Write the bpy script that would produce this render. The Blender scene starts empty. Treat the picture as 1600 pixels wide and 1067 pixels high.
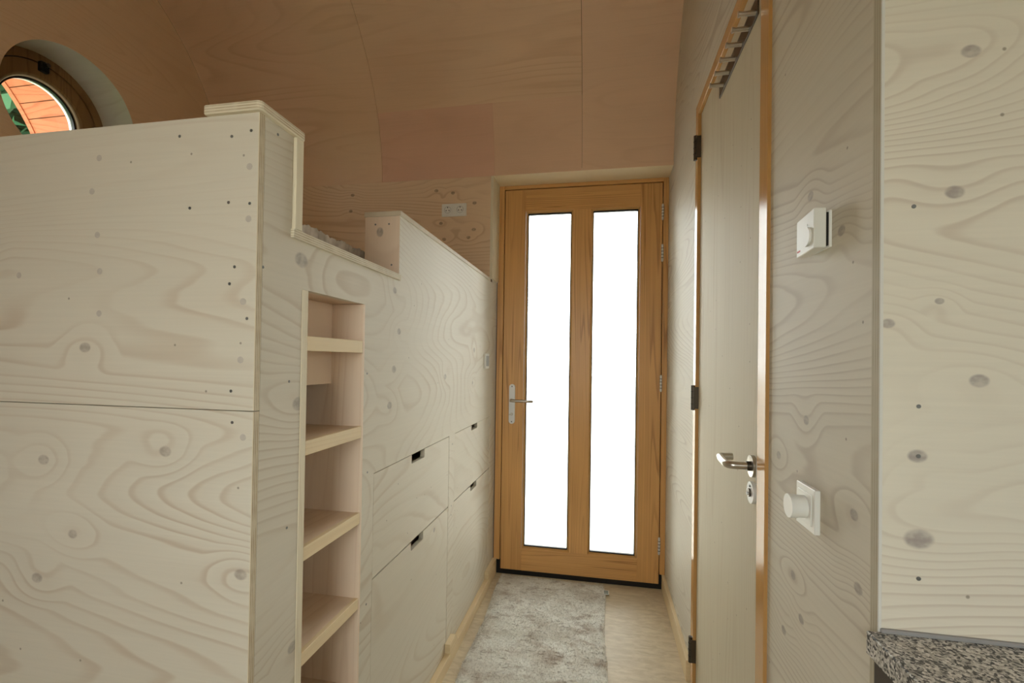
import bpy, bmesh, math, random
from mathutils import Vector, Matrix
random.seed(7)
sc = bpy.context.scene
col = sc.collection

# ------------------------------------------------------------------ camera
cd = bpy.data.cameras.new('camera'); cam = bpy.data.objects.new('camera', cd); col.objects.link(cam)
F, YAW, PITCH, ROLL, CAMH = 730.47, 0.1876, 0.0109, 0.0148, 1.3033
fw = Vector((-math.sin(YAW)*math.cos(PITCH), math.cos(YAW)*math.cos(PITCH), math.sin(PITCH)))
rt = Vector((math.cos(YAW), math.sin(YAW), 0)); up = rt.cross(fw)
r2 = rt*math.cos(ROLL) + up*math.sin(ROLL); u2 = up*math.cos(ROLL) - rt*math.sin(ROLL)
cam.matrix_world = Matrix(((r2.x, u2.x, -fw.x, 0), (r2.y, u2.y, -fw.y, 0), (r2.z, u2.z, -fw.z, CAMH), (0, 0, 0, 1)))
cd.sensor_fit = 'HORIZONTAL'; cd.sensor_width = 36.0
cd.lens = F/1600*36.0; cd.shift_y = 21.11/1600
cd.clip_start = 0.02; cd.clip_end = 200
sc.camera = cam

# ------------------------------------------------------------------ sky, daylight portals, exposure
w = bpy.data.worlds.new('overcast_sky'); sc.world = w; w.use_nodes = True
bg = w.node_tree.nodes['Background']
bg.inputs[0].default_value = (0.91, 0.965, 0.94, 1); bg.inputs[1].default_value = 9.6
vs = sc.view_settings
vs.view_transform = 'Standard'; vs.look = 'None'; vs.gamma = 1; vs.use_curve_mapping = False
vs.exposure = -0.06
sc.cycles.use_denoising = True
sc.cycles.max_bounces = 9; sc.cycles.diffuse_bounces = 6; sc.cycles.transparent_max_bounces = 12
sc.cycles.sample_clamp_indirect = 6.0

# main planes of the place, metres
XC, XR, YP, YE, W, D = -0.6365, 0.3757, 0.7692, 0.7226, 2.639, 2.81
XL, YB, XEND = -2.43, -0.769, 2.3
SOF = 2.374
BACKWIN = [(-0.70, 0.05, 0.90, 2.0), (0.60, 0.85, 1.05, 1.95)]
ENDWIN2 = (-0.55, 0.05, 1.05, 2.0)
ENDWIN = (-0.62, 0.48, 0.70, 2.12)            # y0, y1, z0, z1 of the window in each end wall
def portal(name, c, sx, sy, rot):
    l = bpy.data.lights.new(name, 'AREA'); l.shape = 'RECTANGLE'; l.size = sx; l.size_y = sy
    l.cycles.is_portal = True
    o = bpy.data.objects.new(name, l); col.objects.link(o); o.location = c; o.rotation_euler = rot
for (a, b, c, d) in BACKWIN:
    portal('window_back_offscreen', ((a+b)/2, YB-0.2, (c+d)/2), b-a, d-c, (math.radians(90), 0, 0))
for xx, sg, wn in ((XL-.36, -1, ENDWIN), (XEND+.25, 1, ENDWIN2)):
    portal('window_left_offscreen' if sg < 0 else 'window_right_offscreen', (xx, (wn[0]+wn[1])/2, (wn[2]+wn[3])/2), wn[3]-wn[2], wn[1]-wn[0], (0, math.radians(90*sg), 0))
portal('door_glass_daylight', (-0.12, 2.98, 1.19), 0.8, 2.1, (math.radians(-90), 0, 0))

# ------------------------------------------------------------------ materials
def srgb(r, g, b):
    f = lambda c: (c/255/12.92) if c/255 <= 0.04045 else ((c/255+0.055)/1.055)**2.4
    return (f(r), f(g), f(b), 1)
class NT:
    def __init__(s, name):
        s.m = bpy.data.materials.new(name); s.m.use_nodes = True
        s.t = s.m.node_tree; s.n = s.t.nodes; s.p = s.n['Principled BSDF']; s.out = s.n['Material Output']
    def add(s, typ, ins=None, **kw):
        n = s.n.new(typ)
        for k, v in kw.items(): setattr(n, k, v)
        for k, v in (ins or {}).items(): s.set(n.inputs[k], v)
        return n
    def set(s, sock, v):
        if hasattr(v, 'is_linked') or hasattr(v, 'links'): s.t.links.new(v, sock)
        else: sock.default_value = v
    def math(s, op, a, b=None, c=None, clamp=False):
        n = s.n.new('ShaderNodeMath'); n.operation = op; n.use_clamp = clamp
        s.set(n.inputs[0], a)
        if b is not None: s.set(n.inputs[1], b)
        if c is not None: s.set(n.inputs[2], c)
        return n.outputs[0]
    def ramp(s, v, a, b, c=0.0, d=1.0, smooth=True):
        n = s.n.new('ShaderNodeMapRange'); n.interpolation_type = 'SMOOTHSTEP' if smooth else 'LINEAR'
        s.set(n.inputs[0], v); 
        for i, q in enumerate((a, b, c, d)): n.inputs[1+i].default_value = q
        return n.outputs[0]
    def mix(s, f, a, b, mode='MIX'):
        n = s.n.new('ShaderNodeMix'); n.data_type = 'RGBA'; n.blend_type = mode
        s.set(n.inputs[0], f); s.set(n.inputs[6], a); s.set(n.inputs[7], b)
        return n.outputs[2]
    def noise(s, vec, scale, detail=2, rough=0.5, dist=0.0, dim='3D'):
        n = s.add('ShaderNodeTexNoise', {'Vector': vec, 'Scale': scale, 'Detail': detail, 'Roughness': rough, 'Distortion': dist}, noise_dimensions=dim)
        return n.outputs[0]
    def pos(s):
        return s.add('ShaderNodeNewGeometry').outputs['Position']
    def uv(s, u, v, us=1.0, vs_=1.0, off=0.0):
        sep = s.add('ShaderNodeSeparateXYZ', {0: s.pos()})
        o = {'x': sep.outputs[0], 'y': sep.outputs[1], 'z': sep.outputs[2]}
        U = s.math('MULTIPLY_ADD', o[u], us, off); V = s.math('MULTIPLY_ADD', o[v], vs_, off*1.37)
        return s.add('ShaderNodeCombineXYZ', {0: U, 1: V, 2: off}).outputs[0]
    def bump(s, h, strength=0.2, dist=0.002):
        b = s.add('ShaderNodeBump', {'Strength': strength, 'Distance': dist, 'Height': h})
        s.t.links.new(b.outputs[0], s.p.inputs['Normal'])
    def fin(s, color, rough=0.5, spec=0.4, metal=0.0):
        s.set(s.p.inputs['Base Color'], color); s.set(s.p.inputs['Roughness'], rough)
        s.p.inputs['Specular IOR Level'].default_value = spec; s.p.inputs['Metallic'].default_value = metal
        return s.m

def wood(name, u, v, base, line, us=0.45, vs_=2.2, K=9.0, ls=0.75, seed=0.0, knots=(), rk=0.0, knotcol=(154, 142, 130),
         fiber=0.10, blotch=0.12, rough=0.55, spec=0.22, alt=None, rings=3.2, specks=0.0):
    """rotary-cut veneer: contour lines of a stretched height field, knots that the lines bend round, fibres"""
    t = NT(name)
    q = t.uv(u, v, us, vs_, seed)
    h = t.noise(q, 1.15, 1.2, 0.35, 0.15)
    wob = t.noise(t.uv(u, v, us*6, vs_*5, seed+7), 1.0, 2, 0.5)
    h = t.math('MULTIPLY_ADD', wob, 0.022, h)
    raw = t.uv(u, v, 1.0, 1.35)
    kmask = None; hk = None
    for (a, b, r) in knots:
        d = t.add('ShaderNodeVectorMath', {0: raw, 1: (a, b*1.35, 0.0)}, operation='DISTANCE').outputs['Value']
        km = t.ramp(d, r*1.15, r*0.75)
        kh = t.ramp(d, r*7, r*0.9)
        kmask = km if kmask is None else t.math('MAXIMUM', kmask, km)
        hk = kh if hk is None else t.math('MAXIMUM', hk, kh)
    if rk > 0:
        vo = t.add('ShaderNodeTexVoronoi', {'Vector': t.uv(u, v, 4.0, 5.0, seed*3), 'Scale': 1.0, 'Randomness': 1.0}, voronoi_dimensions='2D')
        sel = t.math('LESS_THAN', t.add('ShaderNodeSeparateColor', {0: vo.outputs['Color']}).outputs[0], rk)
        km = t.math('MULTIPLY', t.ramp(vo.outputs['Distance'], 0.055, 0.03), sel)
        kh = t.math('MULTIPLY', t.ramp(vo.outputs['Distance'], 0.4, 0.02), sel)
        kmask = km if kmask is None else t.math('MAXIMUM', kmask, km)
        hk = kh if hk is None else t.math('MAXIMUM', hk, kh)
    if hk is not None: h = t.math('MULTIPLY_ADD', hk, 0.022, h)
    fr = t.math('FRACT', t.math('MULTIPLY', h, K*rings))
    ln = t.math('MULTIPLY', t.math('MULTIPLY_ADD', t.ramp(fr, 0.05, 0.75, 0, .22, smooth=False), 1.0, t.ramp(fr, 0.60, 0.86, 0, .70)), t.ramp(fr, 1.0, 0.88))
    stren = t.ramp(t.noise(t.uv(u, v, 0.8, 2.0, seed+5), 1.9, 2), 0.32, 0.68, 0.10, 1.0)
    ln = t.math('MULTIPLY', ln, t.math('MULTIPLY', stren, ls))
    fib = t.noise(t.uv(u, v, 3.0, 170.0, seed+2), 1.0, 3, 0.6)
    c = t.mix(ln, srgb(*base), srgb(*line))
    if alt: c = t.mix(t.ramp(t.noise(t.uv(u, v, 0.6, 1.6, seed+9), 1.4, 2), 0.42, 0.68, 0, 0.75), c, t.mix(ln, srgb(*alt), srgb(*line)))
    k = t.math('MULTIPLY_ADD', fib, fiber, 1.0-fiber/2)
    k = t.math('MULTIPLY', k, t.math('MULTIPLY_ADD', t.noise(t.uv(u, v, 0.7, 1.5, seed+4), 2.0, 2), blotch, 1.0-blotch/2))
    c = t.mix(1.0, c, t.add('ShaderNodeCombineColor', {0: k, 1: k, 2: k}).outputs[0], 'MULTIPLY')
    if kmask is not None: c = t.mix(t.math('MULTIPLY', kmask, t.ramp(t.noise(raw, 60.0, 2), .3, .7, .42, .8)), c, srgb(*knotcol))
    if specks:
        v2 = t.add('ShaderNodeTexVoronoi', {'Vector': t.uv(u, v, 11.0, 11.0, seed*2), 'Scale': 1.0, 'Randomness': 1.0}, voronoi_dimensions='2D')
        pick = t.math('LESS_THAN', t.add('ShaderNodeSeparateColor', {0: v2.outputs['Color']}).outputs[1], specks)
        c = t.mix(t.math('MULTIPLY', t.math('MULTIPLY', t.ramp(v2.outputs['Distance'], .035, .015), pick), .6), c, srgb(96, 82, 68))
    t.bump(fib, 0.2, 0.0005)
    return t.fin(c, rough, spec)

def K_(pts, r): return [(a, b, r) for a, b in pts]
CRM = (222, 209, 183); CRML = (186, 154, 122)
M = {}
M['ply_front'] = wood('whitewashed_ply_front', 'x', 'z', (210, 203, 186), (176, 152, 126), us=.22, vs_=2.4, K=19, seed=3.1, ls=.62, specks=.16,
    knots=K_([(-.656, .895), (-1.134, .841), (-1.125, 1.084), (-1.027, 1.316), (-.829, 1.116)], .014), rk=.12, alt=(208, 201, 184))
M['ply_side'] = wood('whitewashed_ply_side', 'y', 'z', (210, 203, 186), (176, 156, 130), us=.45, vs_=1.5, K=18, seed=8.3, ls=.5, specks=.12,
    knots=[(.903, 1.512, .022), (.902, 1.203, .02), (1.404, 1.39, .014), (1.372, 1.269, .016), (1.345, 1.158, .016), (1.368, 1.516, .014), (2.314, 1.351, .018), (1.865, 1.23, .016), (.898, .687, .016)],
    rk=.1, knotcol=(152, 144, 134))
M['ply_drawer'] = wood('whitewashed_ply_drawer', 'y', 'z', (210, 203, 186), (184, 166, 140), us=.5, vs_=1.3, K=11, seed=14.7, specks=.2, ls=.5, rk=.16, knotcol=(140, 134, 130))
M['ply_right'] = wood('whitewashed_ply_right', 'y', 'z', (210, 203, 186), (166, 150, 132), us=.3, vs_=2.2, K=18, seed=21.9, ls=.55, specks=.10,
    knots=[(a, b, .012) for a, b in [(.83, 1.518), (.944, 1.613), (.955, 1.2), (1.089, 1.109), (.787, 1.079), (1.009, .89), (.774, .975), (1.053, .758), (.97, .825)]],
    knotcol=(148, 138, 130))
M['ply_kitchen'] = wood('whitewashed_ply_kitchen', 'x', 'z', (210, 203, 186), (172, 152, 134), us=.6, vs_=2.6, K=14, seed=31.4, ls=.5, specks=.10,
    knots=[(.463, 1.537, .012), (.421, 1.182, .012), (.423, 1.071, .018), (.481, 1.725, .012), (.385, 1.361, .009), (.446, 1.391, .006), (.492, 1.285, .012)], knotcol=(140, 130, 126))
M['ply_bed'] = wood('natural_ply_bed_wall', 'x', 'z', (226, 200, 168), (188, 152, 118), us=.4, vs_=2.4, K=11, seed=41.2, ls=.6,
    knots=[(a, b, .013) for a, b in [(-1.517, 2.306), (-.974, 2.305), (-.871, 2.286), (-.738, 2.221), (-.74, 2.065), (-.772, 2.019), (-.921, 2.013), (-.942, 2.109), (-1.528, 2.208)]], knotcol=(128, 106, 88), rk=.1)
M['ply_pink'] = wood('pinkish_pine_board', 'z', 'x', (230, 210, 188), (206, 176, 150), us=.5, vs_=6, K=5, seed=51, ls=.4, rk=.1)
M['ply_pinkx'] = wood('pinkish_pine_board_end', 'z', 'x', (230, 210, 188), (208, 180, 156), us=.6, vs_=2, K=4, seed=57, ls=.4, knots=[(1.71, -.705, .016)])
M['pine_batten'] = wood('pale_pine_batten', 'y', 'z', (224, 204, 166), (196, 166, 122), us=.4, vs_=14, K=3, seed=61, ls=.4)
M['pine_post'] = wood('pale_pine_upright', 'z', 'y', (222, 212, 186), (200, 180, 146), us=.4, vs_=14, K=3, seed=66, ls=.35)
M['shelf'] = wood('shelf_top_veneer', 'y', 'x', (226, 204, 180), (202, 172, 144), us=.6, vs_=3, K=5, seed=71, ls=.4)
M['door_v'] = wood('honey_pine_vertical', 'z', 'x', (216, 166, 104), (138, 86, 44), us=.22, vs_=11, K=7, seed=81, ls=.65, fiber=.22, blotch=.3, rough=.35, spec=.4)
M['door_h'] = wood('honey_pine_horizontal', 'x', 'z', (216, 166, 104), (138, 86, 44), us=.22, vs_=11, K=7, seed=86, ls=.65, fiber=.22, blotch=.3, rough=.35, spec=.4)
M['jamb'] = wood('lacquered_pine_jamb', 'z', 'y', (196, 150, 92), (160, 108, 56), us=.3, vs_=16, K=3, seed=91, ls=.4, rough=.16, spec=.6)
M['jamb_h'] = wood('lacquered_pine_head', 'y', 'z', (196, 150, 92), (160, 108, 56), us=.3, vs_=16, K=3, seed=94, ls=.4, rough=.2, spec=.6)
M['leaf2'] = wood('pale_veneer_door', 'z', 'y', (202, 192, 168), (178, 158, 128), us=.25, vs_=5, K=6, seed=101, ls=.35, rough=.6, spec=.15, rk=.10, knotcol=(164, 146, 118), specks=.22)
M['ceil'] = wood('gaboon_ceiling_ply', 'x', 'z', (224, 194, 162), (202, 166, 132), us=.5, vs_=4, K=5, seed=111, ls=.5, rough=.6, spec=.2, blotch=.2, alt=(218, 184, 152))
M['ceil_pink'] = wood('rosy_gaboon_ply', 'x', 'z', (220, 180, 154), (198, 150, 124), us=.7, vs_=3, K=4, seed=117, ls=.3, rough=.6, spec=.2, blotch=.25)
M['wall_end'] = wood('gaboon_end_wall_ply', 'y', 'z', (220, 192, 158), (198, 162, 126), us=.5, vs_=4, K=6, seed=121, ls=.3, rough=.6, spec=.2)
M['reveal'] = wood('pale_reveal_board', 'x', 'z', (232, 216, 182), (206, 180, 142), us=.5, vs_=9, K=3, seed=131, ls=.35)
M['win_wood'] = wood('brown_stained_window_wood', 'z', 'y', (136, 104, 66), (94, 66, 38), us=.6, vs_=6, K=5, seed=141, ls=.6, fiber=.2)
M['cladding'] = wood('orange_larch_planks', 'x', 'z', (168, 102, 70), (134, 68, 42), us=.7, vs_=5, K=6, seed=151, ls=.7, blotch=.5, rk=.2, knotcol=(140, 66, 36), rough=.6)
M['window_white'] = NT('off_white_paint').fin(srgb(225, 222, 214), .4)

def plain(name, c, rough=.5, spec=.4, metal=0.0, nz=0.0, nscale=40):
    t = NT(name)
    if nz:
        k = t.math('MULTIPLY_ADD', t.noise(t.pos(), nscale, 3), nz, 1-nz/2)
        return t.fin(t.mix(1.0, srgb(*c), t.add('ShaderNodeCombineColor', {0: k, 1: k, 2: k}).outputs[0], 'MULTIPLY'), rough, spec, metal)
    return t.fin(srgb(*c), rough, spec, metal)
M['white'] = plain('white_plastic', (232, 232, 226), .35, nz=.03)
M['grey_plastic'] = plain('grey_plastic', (170, 172, 172), .4, nz=.03)
M['dark'] = plain('black_rubber_and_gap_shade', (20, 18, 17), .5, nz=.2)
M['steel'] = plain('brushed_steel', (196, 190, 180), .3, metal=1.0, nz=.06, nscale=120)
M['alu'] = plain('satin_aluminium', (222, 222, 220), .45, metal=.15, nz=.04)
M['darksteel'] = plain('dark_hinge_steel', (92, 84, 74), .4, metal=.9, nz=.2)
M['screw'] = plain('screw_metal', (126, 128, 126), .4, metal=.7, nz=.2, nscale=400)
M['plug'] = plain('grey_filler', (186, 178, 166), .6, nz=.25, nscale=150)
M['brown_cab'] = plain('dark_brown_laminate', (62, 52, 44), .5, nz=.1)
M['seal'] = plain('grey_sealant', (140, 138, 136), .5, nz=.05)
M['seal_light'] = plain('pale_filler_bead', (204, 202, 194), .6, nz=.1)
M['red'] = plain('red_print', (190, 70, 60), .5, nz=.05)
M['mattress'] = plain('white_ticking', (214, 208, 198), .8, nz=.08)
M['roofing'] = plain('roof_insulation', (90, 70, 50), .9, nz=.2)
M['trunk'] = plain('grey_bark', (92, 78, 62), .9, nz=.4, nscale=14)

def ply_edge(name, ax, a0, th, c1, c2):
    t = NT(name)
    sep = t.add('ShaderNodeSeparateXYZ', {0: t.pos()}).outputs['XYZ'.index(ax)]
    fr = t.math('FRACT', t.math('MULTIPLY', t.math('SUBTRACT', sep, a0), 3.5/th))
    nz = t.noise(t.pos(), 30, 3)
    f = t.math('MULTIPLY', t.ramp(fr, .3, .6), t.ramp(nz, .25, .7, .35, 1))
    return t.fin(t.mix(f, srgb(*c1), srgb(*c2)), .6, .2)
M['edge_front'] = ply_edge('ply_edge_front', 'Y', YP, .0155, (214, 202, 176), (166, 148, 120))
M['edge_kitchen'] = ply_edge('ply_edge_kitchen', 'Y', YE, .0195, (190, 182, 160), (172, 162, 140))
M['edge_cap'] = ply_edge('ply_edge_cap', 'Z', 1.7632, .018, (222, 212, 188), (184, 168, 138))
M['edge_sill'] = ply_edge('ply_edge_sill', 'Z', 1.552, .018, (214, 206, 184), (180, 166, 138))

def granite():
    t = NT('speckled_granite_laminate')
    v = t.add('ShaderNodeTexVoronoi', {'Vector': t.pos(), 'Scale': 330.0, 'Randomness': 1.0})
    r = t.add('ShaderNodeSeparateColor', {0: v.outputs['Color']}).outputs[0]
    n = t.noise(t.pos(), 160, 3, .7)
    k = t.math('ADD', t.math('MULTIPLY', r, .6), t.math('MULTIPLY', n, .55))
    cr = t.add('ShaderNodeValToRGB', {0: k})
    e = cr.color_ramp.elements; e[0].position = .34; e[0].color = srgb(44, 43, 42); e[1].position = .85; e[1].color = srgb(216, 212, 204)
    for p_, c in ((.42, (92, 88, 84)), (.52, (150, 146, 138)), (.66, (176, 172, 162))):
        x = e.new(p_); x.color = srgb(*c)
    return t.fin(cr.outputs[0], .35, .4)
M['granite'] = granite()

def lino():
    t = NT('beige_linoleum')
    n = t.noise(t.uv('x', 'y', 14, 42, 0), 1.0, 4, .65, .6)
    c = t.mix(t.ramp(n, .3, .7), srgb(214, 200, 172), srgb(192, 176, 148))
    c = t.mix(t.ramp(t.noise(t.pos(), 3, 3), .4, .7, 0, .35), c, srgb(176, 164, 142))
    return t.fin(c, .5, .25)
M['floor'] = lino()

def rugmat():
    t = NT('grey_brown_shaggy_wool')
    c = t.mix(t.ramp(t.noise(t.pos(), 6.0, 4, .65), .38, .66), srgb(234, 234, 227), srgb(210, 206, 196))
    c = t.mix(t.ramp(t.noise(t.uv('x', 'y', 5, 8.0, 3.3), 1.5, 6, .7), .48, .70, 0, .62), c, srgb(140, 112, 90))
    c = t.mix(t.ramp(t.noise(t.pos(), 90, 2), .35, .75, 0, .35), c, srgb(176, 170, 160))
    c = t.mix(t.ramp(t.noise(t.uv('x', 'y', 22, 60, 1.3), 1.0, 4, .7), .56, .70, 0, .6), c, srgb(104, 88, 74))
    return t.fin(c, .95, .1)
M['rug'] = rugmat()

def glass(name, tint=(1, 1, 1), gl=.02):
    t = NT(name)
    tr = t.add('ShaderNodeBsdfTransparent', {0: (*tint, 1)}); gs = t.add('ShaderNodeBsdfGlossy', {0: (1, 1, 1, 1), 1: gl})
    fz = t.add('ShaderNodeFresnel', {'IOR': 1.45})
    mx = t.add('ShaderNodeMixShader', {0: fz.outputs[0], 1: tr.outputs[0], 2: gs.outputs[0]})
    t.t.links.new(mx.outputs[0], t.out.inputs[0]); return t.m
M['glass'] = glass('clear_glass')
def plasticwrap():
    t = NT('clear_plastic_wrap')
    tr = t.add('ShaderNodeBsdfTransparent', {0: (.95, .95, .95, 1)})
    t.fin(srgb(238, 234, 230), .22, .6)
    t.bump(t.noise(t.uv('y', 'z', 30, 9, 1), 1.0, 4), .6, .01)
    mx = t.add('ShaderNodeMixShader', {0: t.ramp(t.noise(t.pos(), 22, 3), .35, .7, .62, .95), 1: tr.outputs[0], 2: t.p.outputs[0]})
    t.t.links.new(mx.outputs[0], t.out.inputs[0]); return t.m
M['wrap'] = plasticwrap()
def leafmat():
    t = NT('green_leaves')
    c = t.mix(t.noise(t.pos(), 2.5, 2), srgb(26, 70, 44), srgb(62, 108, 70))
    return t.fin(c, .5, .4)
M['leaf'] = leafmat()
def ground():
    t = NT('pale_gravel_and_grass')
    sep = t.add('ShaderNodeSeparateXYZ', {0: t.pos()})
    f = t.math('MAXIMUM', t.ramp(t.math('ADD', sep.outputs[0], t.math('MULTIPLY', t.noise(t.pos(), .8, 2), 1.2)), -6.2, -5.6), t.ramp(sep.outputs[1], 10.0, 11.0))
    g = t.mix(t.noise(t.pos(), 6, 4), srgb(84, 122, 62), srgb(124, 146, 84))
    s = t.mix(t.noise(t.pos(), 18, 4), srgb(198, 192, 180), srgb(222, 218, 208))
    return t.fin(t.mix(f, g, s), .9, .1)
M['ground'] = ground()

# ------------------------------------------------------------------ mesh helpers
BASE = {}
class MB:
    def __init__(s): s.v = []; s.f = []
    def box(s, x0, x1, y0, y1, z0, z1):
        b = len(s.v)
        s.v += [(x, y, z) for z in (z0, z1) for y in (y0, y1) for x in (x0, x1)]
        s.f += [tuple(b+i for i in q) for q in ((0, 2, 3, 1), (4, 5, 7, 6), (0, 1, 5, 4), (2, 6, 7, 3), (0, 4, 6, 2), (1, 3, 7, 5))]
        return s
    def prism(s, poly, ax, a0, a1):
        """poly: 2-D outline in the two axes other than ax (x: y,z / y: x,z / z: x,y)"""
        b = len(s.v); n = len(poly)
        for a in (a0, a1):
            for (p, q) in poly:
                s.v.append({'x': (a, p, q), 'y': (p, a, q), 'z': (p, q, a)}[ax])
        s.f.append(tuple(b+i for i in range(n))); s.f.append(tuple(b+n+i for i in reversed(range(n))))
        for i in range(n):
            j = (i+1) % n; s.f.append((b+i, b+n+i, b+n+j, b+j))
        return s
    def tube(s, path, r, seg=14, cap=True):
        path = [Vector(p) for p in path]; b = len(s.v); prev = None
        for i, p in enumerate(path):
            d = (path[min(i+1, len(path)-1)]-path[max(i-1, 0)]).normalized()
            if prev is None: a = d.orthogonal().normalized()
            else: a = (prev-d*prev.dot(d)).normalized()
            prev = a; c = d.cross(a)
            for k in range(seg):
                t = 2*math.pi*k/seg; s.v.append(tuple(p+(a*math.cos(t)+c*math.sin(t))*r))
        for i in range(len(path)-1):
            for k in range(seg):
                l = (k+1) % seg; s.f.append((b+i*seg+k, b+i*seg+l, b+(i+1)*seg+l, b+(i+1)*seg+k))
        if cap:
            s.f.append(tuple(b+k for k in reversed(range(seg)))); s.f.append(tuple(b+(len(path)-1)*seg+k for k in range(seg)))
        return s
    def ring(s, prof, cy, cz, seg=72):
        """closed profile of (x, r) turned about the x-parallel axis through (cy, cz)"""
        b = len(s.v); n = len(prof)
        for k in range(seg):
            t = 2*math.pi*k/seg
            for (x, r) in prof: s.v.append((x, cy+r*math.cos(t), cz+r*math.sin(t)))
        for k in range(seg):
            l = (k+1) % seg
            for i in range(n):
                j = (i+1) % n; s.f.append((b+k*n+i, b+k*n+j, b+l*n+j, b+l*n+i))
        return s
    def build(s, name, mat, parent=None, bevel=0.0, smooth=False, base=None, seg=1):
        if parent is None:
            if base is None:
                xs = [min(v[i] for v in s.v) for i in range(3)]; xe = [max(v[i] for v in s.v) for i in range(3)]
                base = ((xs[0]+xe[0])/2, (xs[1]+xe[1])/2, xs[2])
        else:
            r = parent
            while r.parent: r = r.parent
            base = BASE[r.name]
        me = bpy.data.meshes.new(name)
        me.from_pydata([(x-base[0], y-base[1], z-base[2]) for x, y, z in s.v], [], s.f)
        bm = bmesh.new(); bm.from_mesh(me); bmesh.ops.recalc_face_normals(bm, faces=bm.faces)
        if bevel: bmesh.ops.bevel(bm, geom=list(bm.edges), offset=bevel, segments=seg, affect='EDGES', clamp_overlap=True)
        bm.to_mesh(me); bm.free(); me.update()
        if smooth:
            for p in me.polygons: p.use_smooth = True
            me.set_sharp_from_angle(angle=math.radians(40))
        me.materials.append(M[mat] if isinstance(mat, str) else mat)
        o = bpy.data.objects.new(name, me); col.objects.link(o)
        if parent is None: o.location = base; BASE[o.name] = base
        else: o.parent = parent
        return o
def B(*a): return MB().box(*a)
def part(name, mat, parent, *bx, bevel=0.0008):
    return MB().box(*bx).build(name, mat, parent, bevel)
def empty(name, base):
    o = bpy.data.objects.new(name, None); col.objects.link(o); o.location = base; o.empty_display_size = .1
    BASE[o.name] = base; return o
def tag(o, label, cat, group=None):
    o['label'] = label; o['category'] = cat
    if group: o['group'] = group
    return o
def struct(o, label=None):
    o['kind'] = 'structure'
    if label: o['label'] = label
    return o
def arc2(c, r, a0, a1, n):
    return [(c[0]+r*math.cos(math.radians(a0+(a1-a0)*i/n)), c[1]+r*math.sin(math.radians(a0+(a1-a0)*i/n))) for i in range(n+1)]
def disc(ax, c, r, h, seg=20):
    """short cylinder from c along ax by h"""
    d = {'x': Vector((1, 0, 0)), 'y': Vector((0, 1, 0)), 'z': Vector((0, 0, 1))}[ax]
    return MB().tube([Vector(c), Vector(c)+d*h], r, seg)
_shared = {}
def shared_disc(name, mat, parent, ax, c, r, h):
    """small fixings share one mesh per size; the object sits at c"""
    key = (name, mat, ax, r, h)
    if key not in _shared:
        m = disc(ax, (0, 0, 0), r, h, 14); me = bpy.data.meshes.new(name); me.from_pydata(m.v, [], m.f); me.materials.append(M[mat]); _shared[key] = me
    o = bpy.data.objects.new(name, _shared[key]); col.objects.link(o); o.parent = parent
    r_ = parent
    while r_.parent: r_ = r_.parent
    b = BASE[r_.name]; o.location = (c[0]-b[0], c[1]-b[1], c[2]-b[2]); return o

# ------------------------------------------------------------------ shell of the room
AC, AR = (1.552, 2.35), 1.087              # eaves arc of the vault, in y-z
def vault(off=0.0):
    c2 = (AC[0]-(2.4-AR)*math.cos(math.radians(62)), AC[1]-(2.4-AR)*math.sin(math.radians(62)))
    half = arc2(AC, AR+off, 1.3, 62, 20) + arc2(c2, 2.4+off, 62, 90, 8)[1:]
    mir = [(2*c2[0]-y, z) for y, z in reversed(half[:-1])]
    return half+mir, c2
VP, C2 = vault()
struct(B(XL-.3, XEND, YB-.2, 2.95, -.12, 0).build('floor', 'floor'), 'beige linoleum floor with fine streaks')

# far wall with the door opening
wf = struct(empty('wall_far', (-.6, W, 0)), 'plywood wall behind the bed and around the outside door')
part('wall_panel', 'ply_bed', wf, XL-.2, -.6390, W, W+.02, 0, SOF, bevel=0)
part('wall_core', 'roofing', wf, XL-.2, -.640, W+.02, 2.93, 0, 2.62, bevel=0)
part('wall_core', 'roofing', wf, -.640, XEND, W+.016, 2.93, SOF+.012, 2.62, bevel=0)
part('wall_core', 'roofing', wf, XR+.02, XEND, W+.002, 2.93, 0, SOF+.012, bevel=0)
part('reveal_board', 'reveal', wf, -.640, XR+.02, W+.001, D+.08, SOF, SOF+.014)          # soffit
part('reveal_board', 'pine_post', wf, -.6405, -.6247, W-.001, D+.01, 1.779, SOF)         # upper left lining
part('reveal_board', 'ply_side', wf, -.66, -.6365, W+.06, D+.01, 0, 1.779, bevel=0)

# bathroom partition: aisle side and kitchen side
wr = struct(empty('wall_right', (XR, 1.7, 0)), 'whitewashed plywood bathroom wall along the aisle')
DY0, DY1, DZ1 = 1.150, 1.992, 2.336
TOPZ = 3.62
part('wall_panel', 'ply_right', wr, XR, XR+.02, .7424, DY0, 0, TOPZ-.1, bevel=0)
part('wall_panel', 'ply_right', wr, XR, XR+.02, DY1, D+.02, 0, 3.5, bevel=0)
part('wall_panel', 'ply_right', wr, XR, XR+.02, DY0, DY1, DZ1, 3.55, bevel=0)
wk = struct(empty('wall_kitchen', (1.3, YE, 0)), 'whitewashed plywood partition behind the granite worktop')
part('wall_panel', 'ply_kitchen', wk, XR+.0004, XEND, YE, .7421, 0, TOPZ, bevel=0)
part('panel_edge', 'edge_kitchen', wk, XR-.0008, XR+.0008, YE+.0004, .7415, 0, TOPZ, bevel=0)
part('corner_bead', 'seal_light', wk, XR-.0012, XR+.0030, YE-.0016, YE+.0006, .942, TOPZ, bevel=.0005)
for a, b in [(.422, 1.249), (.422, 1.182), (.423, 1.018), (.415, 1.52)]:
    shared_disc('screw', 'screw', wk, 'y', (a, YE-.0006, b), .0028, .001)
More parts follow.
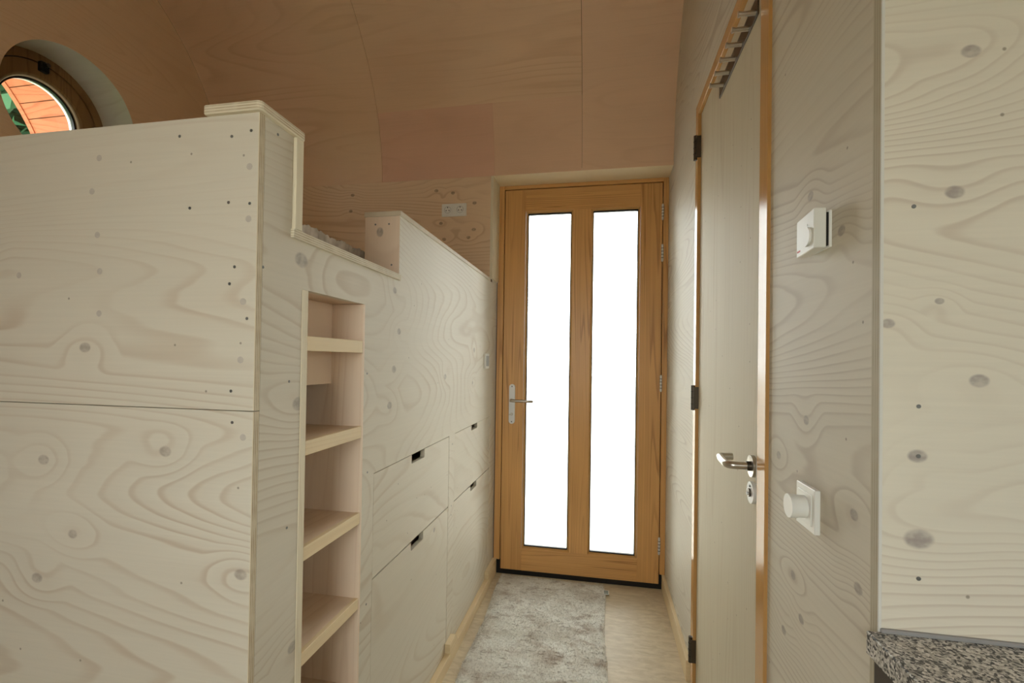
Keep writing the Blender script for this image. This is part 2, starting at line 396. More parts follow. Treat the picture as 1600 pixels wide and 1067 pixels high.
# left gable wall with the round opening
HC, HR = (1.754, 2.433), .284
outline = [(VP[0][0]+.01, 0)] + [(y, z) for y, z in VP if y > .76] + [(.76, 3.58), (.76, 0)]
def ray_out(t):
    d = (math.cos(t), math.sin(t)); best = None
    n = len(outline)
    for i in range(n):
        (x1, y1), (x2, y2) = outline[i], outline[(i+1) % n]
        ex, ey = x2-x1, y2-y1; den = d[0]*ey-d[1]*ex
        if abs(den) < 1e-9: continue
        s = ((x1-HC[0])*ey-(y1-HC[1])*ex)/den; q = ((x1-HC[0])*d[1]-(y1-HC[1])*d[0])/den
        if s > 0 and -1e-6 <= q <= 1+1e-6 and (best is None or s < best): best = s
    return (HC[0]+d[0]*best, HC[1]+d[1]*best)
m = MB(); angs = sorted({2*math.pi*k/96 for k in range(96)} | {math.atan2(z-HC[1], y-HC[0]) % (2*math.pi) for y, z in outline})
n = len(angs)
for xx in (XL, XL-.012):
    for t in angs:
        m.v.append((xx, HC[0]+HR*math.cos(t), HC[1]+HR*math.sin(t))); q = ray_out(t); m.v.append((xx, q[0], q[1]))
for i in range(n):
    j = (i+1) % n
    m.f.append((2*i, 2*i+1, 2*j+1, 2*j)); o_ = 2*n
    m.f.append((o_+2*i, o_+2*j, o_+2*j+1, o_+2*i+1)); m.f.append((2*i, 2*j, o_+2*j, o_+2*i))
struct(m.build('wall_left', 'wall_end'), 'curved-top plywood end wall with a round window opening')
def end_wall(name, x0, x1, full, win):
    e = struct(empty(name, ((x0+x1)/2, 0, 0)), 'plywood end wall with a square window')
    a, b, c, d = win
    for bx in ((YB-.05, a, 0, 3.6), (b, 2.64 if full else .76, 0, 3.6), (a, b, 0, c), (a, b, d, 3.6)):
        part('wall_panel', 'ply_front', e, x0, x1, bx[0], bx[1], bx[2], bx[3], bevel=0)
    for bx in ((a, a+.05, c, d), (b-.05, b, c, d), (a+.05, b-.05, c, c+.05), (a+.05, b-.05, d-.05, d)):
        part('window_frame', 'door_v', e, x0+.02, x1-.02, bx[0], bx[1], bx[2], bx[3])
end_wall('wall_left_end', XL-.16, XL, False, ENDWIN)
end_wall('wall_right_end', XEND-.02, XEND+.12, True, ENDWIN2)

# back wall with two wide windows (behind the photographer)
wb = struct(empty('wall_back', (0, YB, 0)), 'plywood wall with two wide windows')
edges = [XL-.2, BACKWIN[0][0], BACKWIN[0][1], BACKWIN[1][0], BACKWIN[1][1], XEND]
for i in range(0, 6, 2): part('wall_panel', 'ply_front', wb, edges[i], edges[i+1], YB-.12, YB, 0, 2.45, bevel=0)
for (a, b, c, d) in BACKWIN:
    part('wall_panel', 'ply_front', wb, a, b, YB-.12, YB, 0, c, bevel=0); part('wall_panel', 'ply_front', wb, a, b, YB-.12, YB, d, 2.45, bevel=0)
for i, (a, b, c, d) in enumerate(BACKWIN):
    wn = struct(empty('window_%d' % (i+2), ((a+b)/2, YB-.06, c)), 'wide wooden window in the back wall')
    for bx in ((a, a+.05, c, d), (b-.05, b, c, d), (a+.05, b-.05, c, c+.05), (a+.05, b-.05, d-.05, d)):
        part('window_frame', 'door_v', wn, bx[0], bx[1], YB-.1, YB-.04, bx[2], bx[3])

# ceiling: bent plywood panels over a dark backing
ce = struct(empty('ceiling', (-.4, .93, 2.35)), 'bent reddish plywood vault')
def strip(x0, x1, pts, th):
    """shell along pts (y,z), thickness outward"""
    m = MB(); n = len(pts); nor = []
    for i in range(n):
        a, b = pts[max(i-1, 0)], pts[min(i+1, n-1)]; d = Vector((b[0]-a[0], b[1]-a[1])).normalized(); nor.append((d.y, -d.x))
    for k, xx in enumerate((x0, x1)):
        for o in (0, th):
            for (y, z), (ny, nz) in zip(pts, nor): m.v.append((xx, y+ny*o, z+nz*o))
    def q(k, o, i): return (k*2+o)*n+i
    for i in range(n-1):
        m.f += [(q(0, 0, i), q(1, 0, i), q(1, 0, i+1), q(0, 0, i+1)), (q(0, 1, i), q(0, 1, i+1), q(1, 1, i+1), q(1, 1, i)),
                (q(0, 0, i), q(0, 0, i+1), q(0, 1, i+1), q(0, 1, i)), (q(1, 0, i), q(1, 1, i), q(1, 1, i+1), q(1, 0, i+1))]
    for i in (0, n-1): m.f.append((q(0, 0, i), q(0, 1, i), q(1, 1, i), q(1, 0, i)))
    return m
g = .0012
aS = math.degrees(math.asin((2.757-AC[1])/AR))
low = arc2(AC, AR, 1.3, aS-.004, 8)
top_ = arc2(AC, AR-.0006, aS+.004, 62, 16)+VP[21:]
full = arc2(AC, AR, 1.3, 62, 20)+VP[21:]
for (a, b, pts, mt) in ((XL, -1.321, full, 'ceil'), (-1.321, -.118, top_, 'ceil'), (-1.321, -.622, low, 'ceil_pink'), (-.622, -.118, low, 'ceil_pink2'), (-.118, 1.1, full, 'ceil3'), (1.1, XEND, full, 'ceil')):
    if mt == 'ceil_pink2': mm = wood('rosy_gaboon_ply_b', 'x', 'z', (222, 188, 158), (200, 162, 132), us=.7, vs_=3, K=4, seed=119, ls=.25, rough=.6, spec=.2, blotch=.2)
    elif mt == 'ceil3': mm = wood('gaboon_ceiling_ply_b', 'x', 'z', (224, 192, 162), (202, 166, 134), us=.6, vs_=3, K=4, seed=125, ls=.25, rough=.6, spec=.2, blotch=.2)
    else: mm = M[mt]
    gg = .0003 if pts is low else g
    strip(a+gg, b-gg, pts, .006).build('ceiling_panel', mm, ce, smooth=True)
struct(strip(XL-.32, XEND, [(y, z) for y, z in vault(.012)[0]], .10).build('roof', 'roofing', smooth=True))

# round window
M['tube'] = wood('grey_plywood_reveal', 'x', 'z', (210, 203, 186), (184, 168, 146), us=1, vs_=4, K=3, seed=133, ls=.3)
w1 = struct(empty('window_1', (XL-.2, HC[0], HC[1]-HR)), 'round brown-framed window in the plywood end wall')
MB().ring([(XL-.001, HR-.0005), (XL-.001, HR+.012), (-2.70, HR+.012), (-2.70, HR-.0005)], *HC).build('reveal_tube', 'tube', w1, smooth=True)
MB().ring([(-2.622, HR+.004), (-2.622, .2440), (-2.70, .2440), (-2.70, HR+.004)], *HC).build('window_frame', 'win_wood', w1, smooth=True)
sash = MB().ring([(-2.626, .2390), (-2.626, .180), (-2.636, .170), (-2.650, .166), (-2.69, .166), (-2.69, .2390)], *HC).build('window_sash', 'win_wood', w1, smooth=True)
MB().ring([(-2.636, .2445), (-2.636, .2385), (-2.66, .2385), (-2.66, .2445)], *HC).build('sash_gap_shade', 'dark', w1, smooth=True)  # dark ring standing in for the shade between frame and sash
MB().ring([(-2.6345, .1800), (-2.6345, .1710), (-2.645, .1660), (-2.650, .1800)], *HC).build('inner_bead', 'reveal', sash, smooth=True)
MB().ring([(-2.651, .167), (-2.651, .158), (-2.665, .158), (-2.665, .167)], *HC).build('gasket', 'dark', sash, smooth=True)
MB().ring([(-2.672, .168), (-2.672, .1585), (-2.685, .1585), (-2.685, .168)], *HC).build('outer_bead', 'white', sash, smooth=True)
disc('x', (-2.670, HC[0], HC[1]), .162, .004, 48).build('pane', 'glass', sash)
ly, lz = 1.745, 2.664
lt = part('window_latch', 'dark', w1, -2.622, -2.598, ly-.018, ly+.018, lz-.03, lz+.016, bevel=.003)
disc('x', (-2.600, ly, lz), .009, .02).build('latch_knob', 'darksteel', lt, smooth=True)
# outer gable shell below and beside the window
struct(B(XL-.30, XL-.29, YB, 2.7, -.1, HC[1]-HR-.02).build('wall_left_outer', 'cladding'))

# ------------------------------------------------------------------ outside door
d1 = struct(empty('door_1', (-.12, D, 0)), 'honey pine outside door with two tall glass panes')
FX0, FX1, LX0, LX1, LZ0, LZ1 = -.6300, .3757, -.5879, .3418, .0306, 2.3456
part('door_frame', 'door_v', d1, FX0, LX0-.0045, D, D+.09, .085, SOF, bevel=.0015)
part('door_frame', 'door_v', d1, LX1+.0045, FX1, D, D+.09, .085, SOF, bevel=.0015)
part('door_frame', 'door_h', d1, LX0-.0045, LX1+.0045, D, D+.09, LZ1+.006, SOF, bevel=.0015)
for bx in ((FX0+.002, LX0+.02, .04, SOF-.002), (LX1-.02, FX1-.002, .04, SOF-.002), (LX0+.02, LX1-.02, LZ1-.02, SOF-.002)):
    part('door_seal', 'dark', d1, bx[0], bx[1], D+.0552, D+.086, bx[2], bx[3], bevel=0)
part('threshold', 'dark', d1, -.6230, FX1-.012, D+.004, D+.11, 0, .0850, bevel=.002)
GX = [(-.4432, -.1865), (-.0503, .2037)]; GZ0, GZ1 = .1771, 2.1982
SX0, SX1 = -.4600, .2195                     # inner edges of the stiles
part('stile', 'door_v', d1, LX0, SX0, D, D+.055, LZ0, LZ1, bevel=.0015)
part('stile', 'door_v', d1, SX1, LX1, D, D+.055, LZ0, LZ1, bevel=.0015)
part('rail', 'door_h', d1, SX0, SX1, D, D+.055, GZ1+.014, LZ1, bevel=.001)
part('rail', 'door_h', d1, SX0, SX1, D, D+.055, LZ0, GZ0-.014, bevel=.001)
part('mullion', 'door_v', d1, GX[0][1]+.014, GX[1][0]-.014, D, D+.055, GZ0-.014, GZ1+.014, bevel=.001)
for (a, b) in GX:
    a0, b0, z0, z1 = a-.014, b+.014, GZ0-.014, GZ1+.014
    # chamfered glazing bead, four mitred sides
    m = MB(); o = [(a0, z0), (b0, z0), (b0, z1), (a0, z1)]; i_ = [(a-.003, GZ0-.003), (b+.003, GZ0-.003), (b+.003, GZ1+.003), (a-.003, GZ1+.003)]
    for k in range(4):
        l = (k+1) % 4; s_ = len(m.v)
        for y, q in ((D+.002, o), (D+.016, i_), (D+.05, i_), (D+.05, o)):
            m.v += [(q[k][0], y, q[k][1]), (q[l][0], y, q[l][1])]
        m.f += [(s_, s_+1, s_+3, s_+2), (s_+2, s_+3, s_+5, s_+4), (s_+4, s_+5, s_+7, s_+6), (s_+6, s_+7, s_+1, s_)]
    gb = m.build('glazing_bead', 'jamb', d1)
    for bx in ((a-.0035, a+.001, GZ0-.003, GZ1+.003), (b-.001, b+.0035, GZ0-.003, GZ1+.003), (a+.001, b-.001, GZ0-.0035, GZ0+.004), (a+.001, b-.001, GZ1-.006, GZ1+.0035)):
        part('gasket', 'dark', gb, bx[0], bx[1], D+.014, D+.030, bx[2], bx[3], bevel=0)
    part('pane', 'glass', d1, a-.004, b+.004, D+.024, D+.029, GZ0-.004, GZ1+.004, bevel=0)
# lever handle on its long plate
hx = -.5285
pl = [(hx+.0185*math.cos(t), 1.1385+.0185*math.sin(t)) for t in [math.pi*i/10 for i in range(11)]] + [(hx+.0185*math.cos(t), .9335+.0185*math.sin(t)) for t in [math.pi+math.pi*i/10 for i in range(11)]]
hp = MB().prism(pl, 'y', D-.009, D+.001).build('handle_plate', 'alu', d1, .0012)
for z in (1.143, .929): disc('y', (hx, D-.0105, z), .004, .003).build('screw', 'screw', hp)
lev = [(hx, D-.006, 1.060), (hx, D-.040, 1.060)] + [(hx+.012*(1-math.cos(t)), D-.042-.012*math.sin(t), 1.060) for t in [math.pi/2*i/5 for i in range(6)]] + [(hx+.09, D-.054, 1.059), (hx+.118, D-.053, 1.057), (hx+.126, D-.047, 1.057), (hx+.128, D-.036, 1.057)]
MB().tube(lev, .0085).build('lever', 'steel', hp, smooth=True)
disc('y', (hx, D-.012, 1.060), .012, .006).build('lever_collar', 'steel', hp, smooth=True)
disc('y', (hx+.001, D-.016, .975), .0085, .012).build('lock_cylinder', 'steel', hp, smooth=True)
part('thumb_turn', 'steel', hp, hx-.014, hx+.003, D-.026, D-.013, .970, .9775, bevel=.001)
for (z0, z1) in ((2.129, 2.215), (1.888, 1.981), (1.137, 1.226), (.204, .296)):
    h = MB().tube([(LX1, D-.006, z0), (LX1, D-.006, z1)], .0062).build('hinge', 'alu', d1, smooth=True)
    k = (z1-z0)/5
    for i in range(1, 5): disc('z', (LX1, D-.006, z0+k*i-.0015), .0068, .003).build('knuckle_ring', 'darksteel', h, smooth=True)
    for z in (z0-.004, z1): disc('z', (LX1, D-.006, z), .004, .004).build('pin_cap', 'alu', h, smooth=True)

# ------------------------------------------------------------------ bathroom door
d2 = struct(empty('door_2', (XR, 1.57, 0)), 'pale veneered bathroom door in a lacquered pine frame')
JX = .368; LFX = .380
part('door_frame', 'jamb', d2, JX, XR+.06, DY0, 1.205, 0, DZ1, bevel=.001)
part('door_frame', 'jamb', d2, JX, XR+.06, 1.948, DY1, 0, DZ1, bevel=.001)
part('door_frame', 'jamb_h', d2, JX, XR+.06, 1.205, 1.948, 2.292, DZ1, bevel=.001)
part('door_leaf', 'leaf2', d2, LFX, LFX+.04, 1.208, 1.945, .005, 2.289, bevel=.001)
hy, hz = 1.265, 1.047
rs = disc('x', (LFX-.009, hy, hz), .027, .010, 32).build('handle_rose', 'steel', d2, smooth=True)
lv = [(LFX-.004, hy, hz), (.336, hy, hz)] + [(.318+.018*(1-math.sin(t)), hy+.018*(1-math.cos(t)), hz) for t in [math.pi/2*i/5 for i in range(1, 6)]] + [(.318, hy+.07, hz+.004), (.319, hy+.080, hz+.005), (.326, hy+.086, hz+.005), (.352, hy+.088, hz+.005)]
MB().tube(lv, .0095).build('lever', 'steel', rs, smooth=True)
disc('x', (LFX-.018, hy, hz), .012, .010).build('lever_collar', 'darksteel', rs, smooth=True)
lr = disc('x', (LFX-.009, hy, hz-.066), .027, .010, 32).build('lock_rose', 'alu', d2, smooth=True)
disc('x', (LFX-.013, hy, hz-.066), .010, .006).build('turn_knob', 'darksteel', lr, smooth=True)
disc('x', (LFX-.017, hy, hz-.068), .004, .006).build('turn_pin', 'alu', lr, smooth=True)
disc('x', (LFX-.0105, hy, hz-.050), .003, .002).build('screw', 'dark', lr)
part('strike_plate', 'alu', d2, JX-.0006, JX+.02, 1.2042, 1.2062, 1.015, 1.075, bevel=0)
for (z0, z1) in ((2.112, 2.210), (1.116, 1.214), (.122, .222)):
    h = MB().tube([(JX-.006, 1.962, z0), (JX-.006, 1.962, z1)], .0075).build('hinge', 'darksteel', d2, smooth=True)
    part('hinge_plate', 'darksteel', h, JX-.006, LFX, 1.9452, 1.9482, z0+.006, z1-.006, bevel=0)
    for i in range(1, 4): disc('z', (JX-.006, 1.962, z0+(z1-z0)/4*i-.001), .0083, .002).build('knuckle_ring', 'dark', h, smooth=True)

# hook rail on the bathroom door
hr = tag(empty('hook_rail', (LFX, 1.44, 2.18)), 'steel coat hook rail with six pegs near the top of the bathroom door', 'hook rail')
part('back_plate', 'darksteel', hr, LFX-.004, LFX+.0003, 1.257, 1.645, 2.182, 2.234, bevel=.0008)
for y in (1.272, 1.330, 1.392, 1.456, 1.522, 1.588):
    p_ = MB().tube([(LFX-.003, y, 2.196), (.338, y, 2.196)], .0062, 14).build('peg', 'steel', hr, smooth=True)
    disc('x', (.334, y, 2.196), .0075, .005).build('peg_head', 'steel', p_, smooth=True)

# ------------------------------------------------------------------ skirting boards
prof = [(.80, 0), (2.81, 0), (2.81, .092), (2.605, .092), (2.605, .052), (2.022, .052), (1.995, .092), (1.915, .092), (1.915, .052), (.80, .052)]
struct(MB().prism(prof, 'x', XC, -.6120).build('baseboard_left', 'pine_batten', bevel=.001), 'pale pine skirting with notches below the drawers')
struct(B(.3587, XR+.0005, 2.03, D+.01, 0, .0855).build('baseboard_right', 'pine_batten', bevel=.001), 'pale pine skirting along the bathroom wall')

# ------------------------------------------------------------------ raised bed unit
bed = tag(empty('bed_cabinet', (-1.53, 1.7, 0)), 'tall whitewashed plywood bed box with ladder niche and drawers', 'bed')
TZ = 1.7632
fp1 = part('front_panel', 'ply_front', bed, XL+.001, XC-.0004, YP, YP+.0155, 0, 1.1994, bevel=.0006)
fp2 = part('front_panel', 'ply_front', bed, XL+.001, XC-.0004, YP, YP+.0155, 1.2008, TZ, bevel=.0006)
part('panel_edge', 'edge_front', fp1, XC-.0008, XC+.0004, YP+.0003, YP+.0152, 0, 1.1994, bevel=0)
part('panel_edge', 'edge_front', fp2, XC-.0008, XC+.0004, YP+.0003, YP+.0152, 1.2008, TZ, bevel=0)
for (a, b) in [(-.655, 1.661), (-.655, 1.562), (-.663, 1.406), (-1.003, 1.7), (-1.019, 1.633), (-1.003, 1.544), (-.995, 1.47), (-.994, 1.385), (-.666, 1.296), (-.657, 1.151), (-1.202, 1.466)]:
    shared_disc('filled_hole', 'plug', fp1 if b < 1.2 else fp2, 'y', (a, YP-.0003, b), .0065, .001)
for (a, b) in [(-.695, 1.721), (-.653, 1.729), (-.699, 1.595), (-.653, 1.591), (-.693, 1.44), (-.685, 1.237), (-.681, 1.178), (-.785, 1.588), (-.683, 1.472), (-.654, 1.374), (-.812, 1.73)]:
    shared_disc('screw', 'screw', fp1 if b < 1.2 else fp2, 'y', (a, YP-.0005, b), .0030, .001)
# side panel facing the aisle: pieces round the niche and the drawers, one sheet
TH = .018; X0 = XC-TH
NY0, NY1, NZ1 = .907, 1.183, 1.450
A0, A1, C0, C1 = 1.252, 1.931, 2.014, 2.680
AZ, BZ = .970, .668; G_ = .0022
m = MB()
m.box(X0, XC, YP+.0165, .868, 1.552, TZ)                         # post
m.box(X0, XC, YP+.0165, NY0, 0, 1.552)
m.box(X0, XC, NY0, NY1, NZ1, 1.552)
m.box(X0, XC, NY1, A0-G_, 0, 1.552)
m.box(X0, XC, A0-G_, 1.398, AZ+G_, 1.552)
m.box(X0, XC, 1.398, W+.06, AZ+G_, 1.760)
m.box(X0, XC, A1+G_, C0-G_, .05, AZ+G_)
m.box(X0, XC, C1+G_, W+.06, .05, AZ+G_)
sp = m.build('side_panel', 'ply_side', bed)
for (a, b) in [(.87, 1.252), (.787, 1.474), (1.2, 1.26), (.821, 1.745), (.872, .948), (1.212, .984), (1.219, .614), (1.978, .93), (1.975, .62), (1.975, .66)]:
    shared_disc('screw', 'screw', sp, 'x', (XC-.0004, a, b), .0028, .001)
# post, cap and trims
part('post_inner_panel', 'ply_front', bed, -.750, -.735, YP+.016, .875, 1.54, TZ)
cp = MB().prism([(-.752, YP-.006), (-.748, YP-.010), (-.632, YP-.010), (-.6255, YP-.004), (-.6255, .891), (-.630, .896), (-.752, .896)], 'z', TZ, TZ+.018).build('post_cap', 'edge_cap', bed, .0022)
part('post_trim', 'pine_post', bed, -.745, -.6285, .870, .893, 1.5705, TZ, bevel=.001)
part('entry_sill', 'edge_sill', bed, -.750, -.6290, .866, 1.397, 1.552, 1.5705, bevel=.0008)
# second parapet
ep = part('parapet_end', 'ply_pinkx', bed, -.757, XC-.0005, 1.3975, 1.4125, 1.566, 1.7600, bevel=.0006)
for a, b in [(-.721, 1.735), (-.674, 1.735), (-.663, 1.603)]: shared_disc('screw', 'screw', ep, 'y', (a, 1.397, b), .003, .001)
part('parapet_inner_panel', 'ply_front', bed, -.757, -.742, 1.4125, W, 1.54, 1.760)
M['edge_cap2'] = ply_edge('ply_edge_parapet', 'Z', 1.760, .016, (210, 200, 178), (190, 176, 152))
part('parapet_cap', 'edge_cap2', bed, -.760, -.6330, 1.396, W-.001, 1.760, 1.7760, bevel=.0008)
part('bed_base', 'shelf', bed, XL+.005, -.757, YP+.016, W-.001, 1.510, 1.528)
# ladder niche
part('niche_lining', 'pine_post', bed, -1.02, XC+.0012, NY0+.0005, .9285, .12, NZ1-.0005, bevel=.001)
part('niche_lining', 'ply_pink', bed, -1.02, XC+.0008, 1.1745, NY1-.0005, .12, NZ1-.0005, bevel=.0008)
part('niche_back', 'ply_pink', bed, -.747, -.729, .9285, 1.1745, 1.232, NZ1, bevel=.0008)
part('niche_back', 'ply_pink', bed, -1.02, -1.00, .9285, 1.1745, .12, NZ1, bevel=.0008)
part('niche_top', 'shelf', bed, -1.02, X0-.0002, .90, 1.19, NZ1, NZ1+.018, bevel=0)
for i, (zt, th) in enumerate(((1.350, .033), (1.118, .032), (.884, .030), (.653, .029), (.420, .029))):
    xb = -.729 if i == 0 else -1.0
    s_ = part('shelf', 'shelf', bed, xb, XC-.012, .9287, 1.1743, zt-.018, zt-.0006, bevel=.0006)
    part('shelf_nosing', 'pine_batten', s_, XC-.0125, XC+.0002, .9288, 1.1742, zt-th, zt, bevel=.001)
part('niche_floor', 'shelf', bed, -1.02, XC-.001, .9285, 1.1745, .10, .12)
# drawers with a finger notch in the top edge
def drawer(y0, y1, z0, z1, h0, h1, hd):
    r = .006; hb = z1-hd
    poly = [(y0, z0), (y1, z0), (y1, z1), (h1, z1), (h1, hb+r), (h1-r*.3, hb+r*.3), (h1-r, hb), (h0+r, hb), (h0+r*.3, hb+r*.3), (h0, hb+r), (h0, z1), (y0, z1)]
    f = MB()
    b = len(f.v)
    # front and back faces split into quads so the notch stays clean
    for (p0, p1, q0, q1) in ((y0, h0, z0, z1), (h1, y1, z0, z1)): f.box(X0+.0005, XC-.0006, p0, p1, q0, q1)
    f.prism([(h0, z0), (h1, z0), (h1, hb+r), (h1-r*.3, hb+r*.3), (h1-r, hb), (h0+r, hb), (h0+r*.3, hb+r*.3), (h0, hb+r)], 'x', X0+.0005, XC-.0006)
    o = f.build('drawer', 'ply_drawer', bed)
    k = MB().box(-1.15, X0-.03, y0+.03, y0+.045, z0+.03, z1-.015).box(-1.15, X0-.03, y1-.045, y1-.03, z0+.03, z1-.015).box(-1.15, -1.135, y0+.045, y1-.045, z0+.03, z1-.015).box(-1.135, X0-.03, y0+.045, y1-.045, z0+.03, z0+.042)
    k.box(X0-.048, X0-.033, y0+.046, y1-.046, z0+.043, z1-.05).build('drawer_box', 'shelf', o)
drawer(A0, A1, BZ+G_, AZ, 1.527, 1.648, .031)
drawer(A0, A1, .050, BZ-G_, 1.532, 1.647, .029)
drawer(C0, C1, BZ+G_, AZ, 2.288, 2.401, .026)
drawer(C0, C1, .050, BZ-G_, 2.286, 2.400, .028)

# mattress in clear plastic on the bed box
mt = tag(empty('mattress', (-1.6, 1.7, 1.528)), 'mattress still wrapped in clear plastic on the raised bed', 'mattress')
part('mattress_body', 'mattress', mt, XL+.03, -.800, YP+.05, W-.03, 1.528, 1.648, bevel=.02)
m = MB(); NY, NX = 420, 10
for j in range(NY+1):
    y = YP+.04+(W-.06-YP)*j/NY
    for i in range(NX+1):
        t = i/NX
        if t < .5: x = -.792+.008*math.sin(t*9); z = 1.53+.132*t/.5*.99
        else: x = -.792-(t-.5)*.5; z = 1.662
        wv = .0030*math.sin(y*52+1.5*math.sin(y*13)+i*.5)+.0020*math.sin(y*173+2*math.sin(y*31)+i*1.1)+.0012*math.sin(y*341+i*.9)
        m.v.append((x+(wv if t < .5 else 0)*.9, y, z+wv*(1 if i > 2 else 0)))
for j in range(NY):
    for i in range(NX):
        a = j*(NX+1)+i; m.f.append((a, a+1, a+NX+2, a+NX+1))
m.build('plastic_wrap', 'wrap', mt, smooth=True)

# ------------------------------------------------------------------ fittings on the walls
so = tag(empty('double_socket', (-.86, W, 2.145)), 'white double power socket on the plywood wall behind the bed', 'socket')
part('socket_frame', 'white', so, -.936, -.785, W-.008, W+.0005, 2.146, 2.221, bevel=.002)
for cx in (-.8985, -.8225):
    ins = part('socket_insert', 'white', so, cx-.027, cx+.027, W-.0105, W-.006, 2.157, 2.211, bevel=.001)
    m = MB(); n_ = 28
    for (y, r) in ((W-.0112, .0205), (W-.0112, .0185), (W-.0108, .0185), (W-.0108, .0205)):
        for k in range(n_): m.v.append((cx+r*math.cos(2*math.pi*k/n_), y, 2.184+r*math.sin(2*math.pi*k/n_)))
    for q_ in range(4):
        for k in range(n_): m.f.append((q_*n_+k, q_*n_+(k+1) % n_, ((q_+1) % 4)*n_+(k+1) % n_, ((q_+1) % 4)*n_+k))
    m.build('socket_rim', 'grey_plastic', ins)
    for dx, dz, r in ((-.009, -.004, .003), (.009, -.004, .003), (0, .014, .0032)):
        disc('y', (cx+dx, W-.0113, 2.184+dz), r, .002).build('contact_hole', 'dark', ins)
sw = tag(empty('light_switch', (XC, 2.56, 1.25)), 'small white light switch on the bed box beside the outside door', 'light switch')
part('switch_frame', 'white', sw, XC-.0005, XC+.011, 2.520, 2.600, 1.254, 1.338, bevel=.0015)
part('rocker', 'grey_plastic', sw, XC+.0105, XC+.0135, 2.533, 2.587, 1.267, 1.325, bevel=.001)
th = tag(empty('thermostat', (XR, .893, 1.496)), 'white box thermostat with a round dial above the dimmer on the bathroom wall', 'thermostat')
part('back_plate', 'white', th, .3715, XR+.0005, .8615, .926, 1.500, 1.562, bevel=.0006)
part('cover_gap_shade', 'dark', th, .3655, .372, .8635, .924, 1.503, 1.559, bevel=0)  # dark block put in as the shadow of the gap behind the cover
cv = MB().prism([(.858, 1.4985), (.928, 1.4955), (.928, 1.5605), (.858, 1.5655)], 'x', .347, .3660).build('cover', 'white', th, .0012)
disc('x', (.3435, .883, 1.5225), .0165, .006, 32).build('dial', 'white', th, smooth=True)
for i in range(4): part('brand_mark', 'red', cv, .3466, .3472, .912+i*.0032, .9145+i*.0032, 1.5035, 1.5065, bevel=0)
part('dial_mark', 'grey_plastic', cv, .3466, .3472, .8825, .8835, 1.5415, 1.545, bevel=0)
dm = tag(empty('dimmer_switch', (XR, .9335, 1.008)), 'white square dimmer with a round knob on the bathroom wall beside the door', 'dimmer')
part('frame', 'white', dm, .3665, XR+.0005, .895, .972, 1.008, 1.085, bevel=.0012)
part('insert', 'white', dm, .3650, .3670, .906, .961, 1.019, 1.074, bevel=.0006)
kb = MB().tube([(.3655, .9335, 1.0465), (.350, .9335, 1.0465)], .0200, 32).build('knob', 'white', dm, smooth=True)
MB().tube([(.3505, .9335, 1.0465), (.340, .9335, 1.0465), (.338, .9335, 1.0465)], .0212, 32).build('knob_cap', 'white', kb, smooth=True)

# ------------------------------------------------------------------ kitchen corner
kt = tag(empty('worktop', (1.2, .42, .911)), 'speckled grey granite-look worktop against the plywood partition', 'worktop')
part('top', 'granite', kt, .3605, 2.25, .10, YE-.0005, .911, .942, bevel=.0012)
part('sealant', 'seal', kt, XR+.001, 2.25, YE-.005, YE+.0003, .9418, .9475, bevel=.001)
kc = tag(empty('kitchen_cabinet', (1.2, .42, 0)), 'dark brown base cabinet under the granite-look worktop', 'cabinet')
part('side_panel', 'brown_cab', kc, .370, .388, .14, YE-.001, .0, .911)
part('body', 'brown_cab', kc, .388, 2.2, .16, YE-.001, .08, .911)
for i in range(3):
    dr = part('door', 'brown_cab', kc, .392+i*.6, .985+i*.6, .141, .159, .10, .90, bevel=.0015)
    MB().tube([(.93+i*.6, .128, .70), (.93+i*.6, .128, .82)], .005).build('handle', 'steel', dr, smooth=True)
part('plinth', 'brown_cab', kc, .39, 2.2, .20, .22, 0, .08)

# ------------------------------------------------------------------ rug
rg = tag(empty('rug', (-.26, 1.6, 0)), 'worn grey-brown shaggy runner rug on the floor before the outside door', 'rug')
def rug_h(x, y):
    fold = .014*math.exp(-((y-2.215-.10*(x+.27))/.022)**2)*max(0, 1-abs(x+.45)/.35)
    return .010+fold+.0035*math.sin(x*23+y*11)*math.sin(y*17)
def rug_edge(y): return -.572+.018*(2.79-y)+.006*math.sin(y*9), .040+.006*math.sin(y*7+1)-.02*max(0, (y-2.70)/.09)
m = MB(); NXr, NYr = 60, 160
for j in range(NYr+1):
    y = .35+(2.785-.35)*j/NYr
    a, b = rug_edge(y)
    for i in range(NXr+1):
        x = a+(b-a)*i/NXr; ed = min(i, NXr-i, NYr-j, j)/2.0
        yy = y+(.03*(.5-i/NXr) if j == NYr else .03*(.5-i/NXr)*(j/NYr)**20)
        m.v.append((x, yy, .001+(rug_h(x, y)-.001)*min(1, .45+.55*ed)))
for j in range(NYr):
    for i in range(NXr):
        a = j*(NXr+1)+i; m.f.append((a, a+1, a+NXr+2, a+NXr+1))
m.build('rug_base', 'rug', rg, smooth=True)
m = MB(); rnd = random.Random(3)
for k in range(45000):
    y = .9+(2.78-.9)*rnd.random()
    a, b = rug_edge(y); x = a+(b-a)*rnd.random()
    z = rug_h(x, y)-.001; t = rnd.random()*6.283; l = .004+.006*rnd.random(); s_ = .0014
    dx, dy = math.cos(t), math.sin(t); lean = .004+.007*rnd.random(); t2 = rnd.random()*6.283
    q = len(m.v)
    m.v += [(x-dx*s_, y-dy*s_, z), (x+dx*s_, y+dy*s_, z), (x+lean*math.cos(t2), y+lean*math.sin(t2), z+l*.7)]
    m.f.append((q, q+1, q+2))
o = m.build('pile', 'rug', rg); o['kind'] = 'stuff'
M['label_blue'] = plain('teal_print', (70, 110, 116), .6, nz=.1)
tg = part('care_label', 'white', rg, .028, .062, 2.660, 2.705, .012, .0145, bevel=0)
for k in range(3): part('label_print', 'label_blue', tg, .034, .058, 2.665+.013*k, 2.672+.013*k, .0143, .0150, bevel=0)

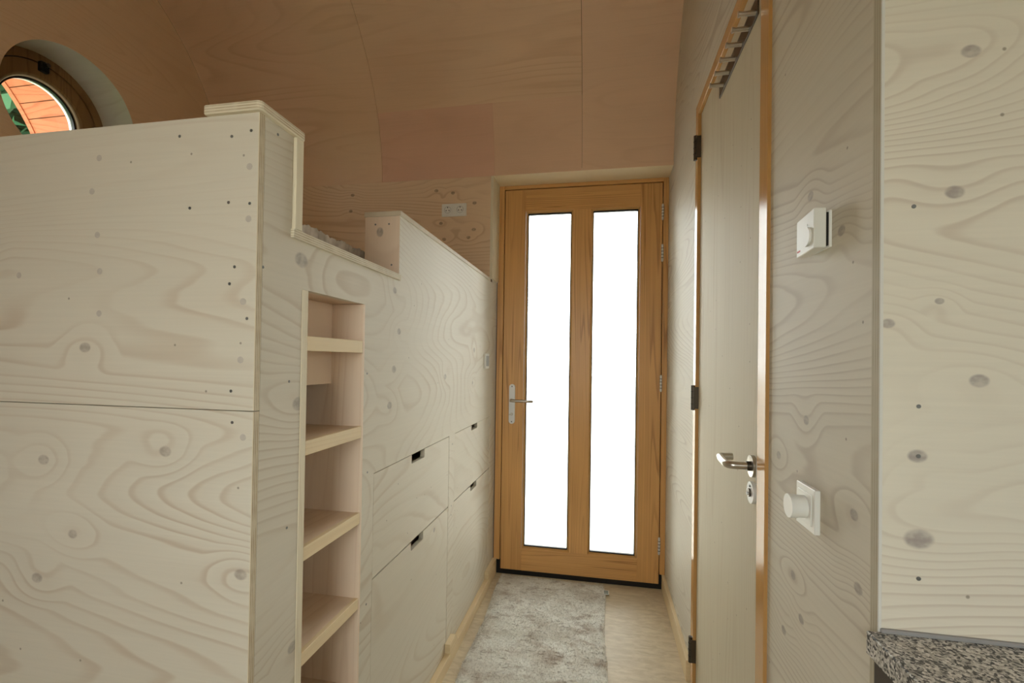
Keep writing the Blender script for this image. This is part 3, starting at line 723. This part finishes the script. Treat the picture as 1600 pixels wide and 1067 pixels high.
# ------------------------------------------------------------------ outside
struct(B(-60, 60, -60, 60, -.62, -.60).build('ground', 'ground'), 'pale gravel and grass outside')
ov = struct(empty('roof_overhang', (-3.3, 1.5, 2.3)), 'orange planked underside of the porch roof past the end wall')
for k in range(-3, 17):
    a0, a1 = 5.0*k+.12, 5.0*(k+1)-.12
    if a0 < 0: continue
    strip(-3.85, -2.735, arc2(AC, AR+.002, a0, a1, 2), .014).build('plank', 'cladding', ov)
strip(-3.885, -3.85, arc2(AC, AR-.004, 0, 85, 24), .06).build('fascia_board', 'cladding', ov)
strip(-3.88, -2.735, arc2(AC, AR+.03, 0, 85, 24), .03).build('roof_deck', 'roofing', ov)
pd = struct(empty('bounce_shade_deck', (-3.35, 1.2, -.62)), 'unseen brown plank deck added to dim the porch roof underside')  # out of view, added to hold back light bounced up from the ground
for k in range(9):
    part('plank', 'win_wood', pd, -2.86-.14*k-.132, -2.86-.14*k, -.8, 2.7, -.14, -.11, bevel=.002)  # planks of the added unseen deck
for px, py in ((-2.95, -.6), (-2.95, 2.5), (-3.95, -.6), (-3.95, 2.5)): part('bounce_shade_post', 'win_wood', pd, px, px+.09, py, py+.09, -.62, -.14)
def tree(x, y, h, r, n, lab):
    t = tag(empty('tree', (x, y, -.6)), lab, 'tree')
    MB().tube([(x, y, -.62), (x+.1, y, h*.4), (x, y+.15, h*.8)], .14, 10).build('trunk', 'trunk', t, smooth=True)
    m = MB(); rn = random.Random(int(x*10))
    for k in range(n):
        while True:
            p = Vector((rn.uniform(-1, 1), rn.uniform(-1, 1), rn.uniform(-1, 1)))
            if .35 < p.length < 1: break
        c = Vector((x, y, h*.58))+Vector((p.x*r, p.y*r, p.z*h*.46)); d = Vector((rn.uniform(-1, 1), rn.uniform(-1, 1), rn.uniform(-1, 1))).normalized()
        e = d.orthogonal().normalized(); f_ = d.cross(e); s_ = .14+.14*rn.random(); q = len(m.v)
        m.v += [tuple(c-e*s_), tuple(c+f_*s_*.5), tuple(c+e*s_), tuple(c-f_*s_*.5)]; m.f.append((q, q+1, q+2, q+3))
    o = m.build('foliage', 'leaf', t); o['kind'] = 'stuff'
tree(-10.0, 6.0, 9.5, 3.0, 16000, 'leafy green tree behind the porch, seen through the round window')
tree(-14.5, 13.5, 8.0, 2.8, 9000, 'second leafy tree standing farther from the porch')
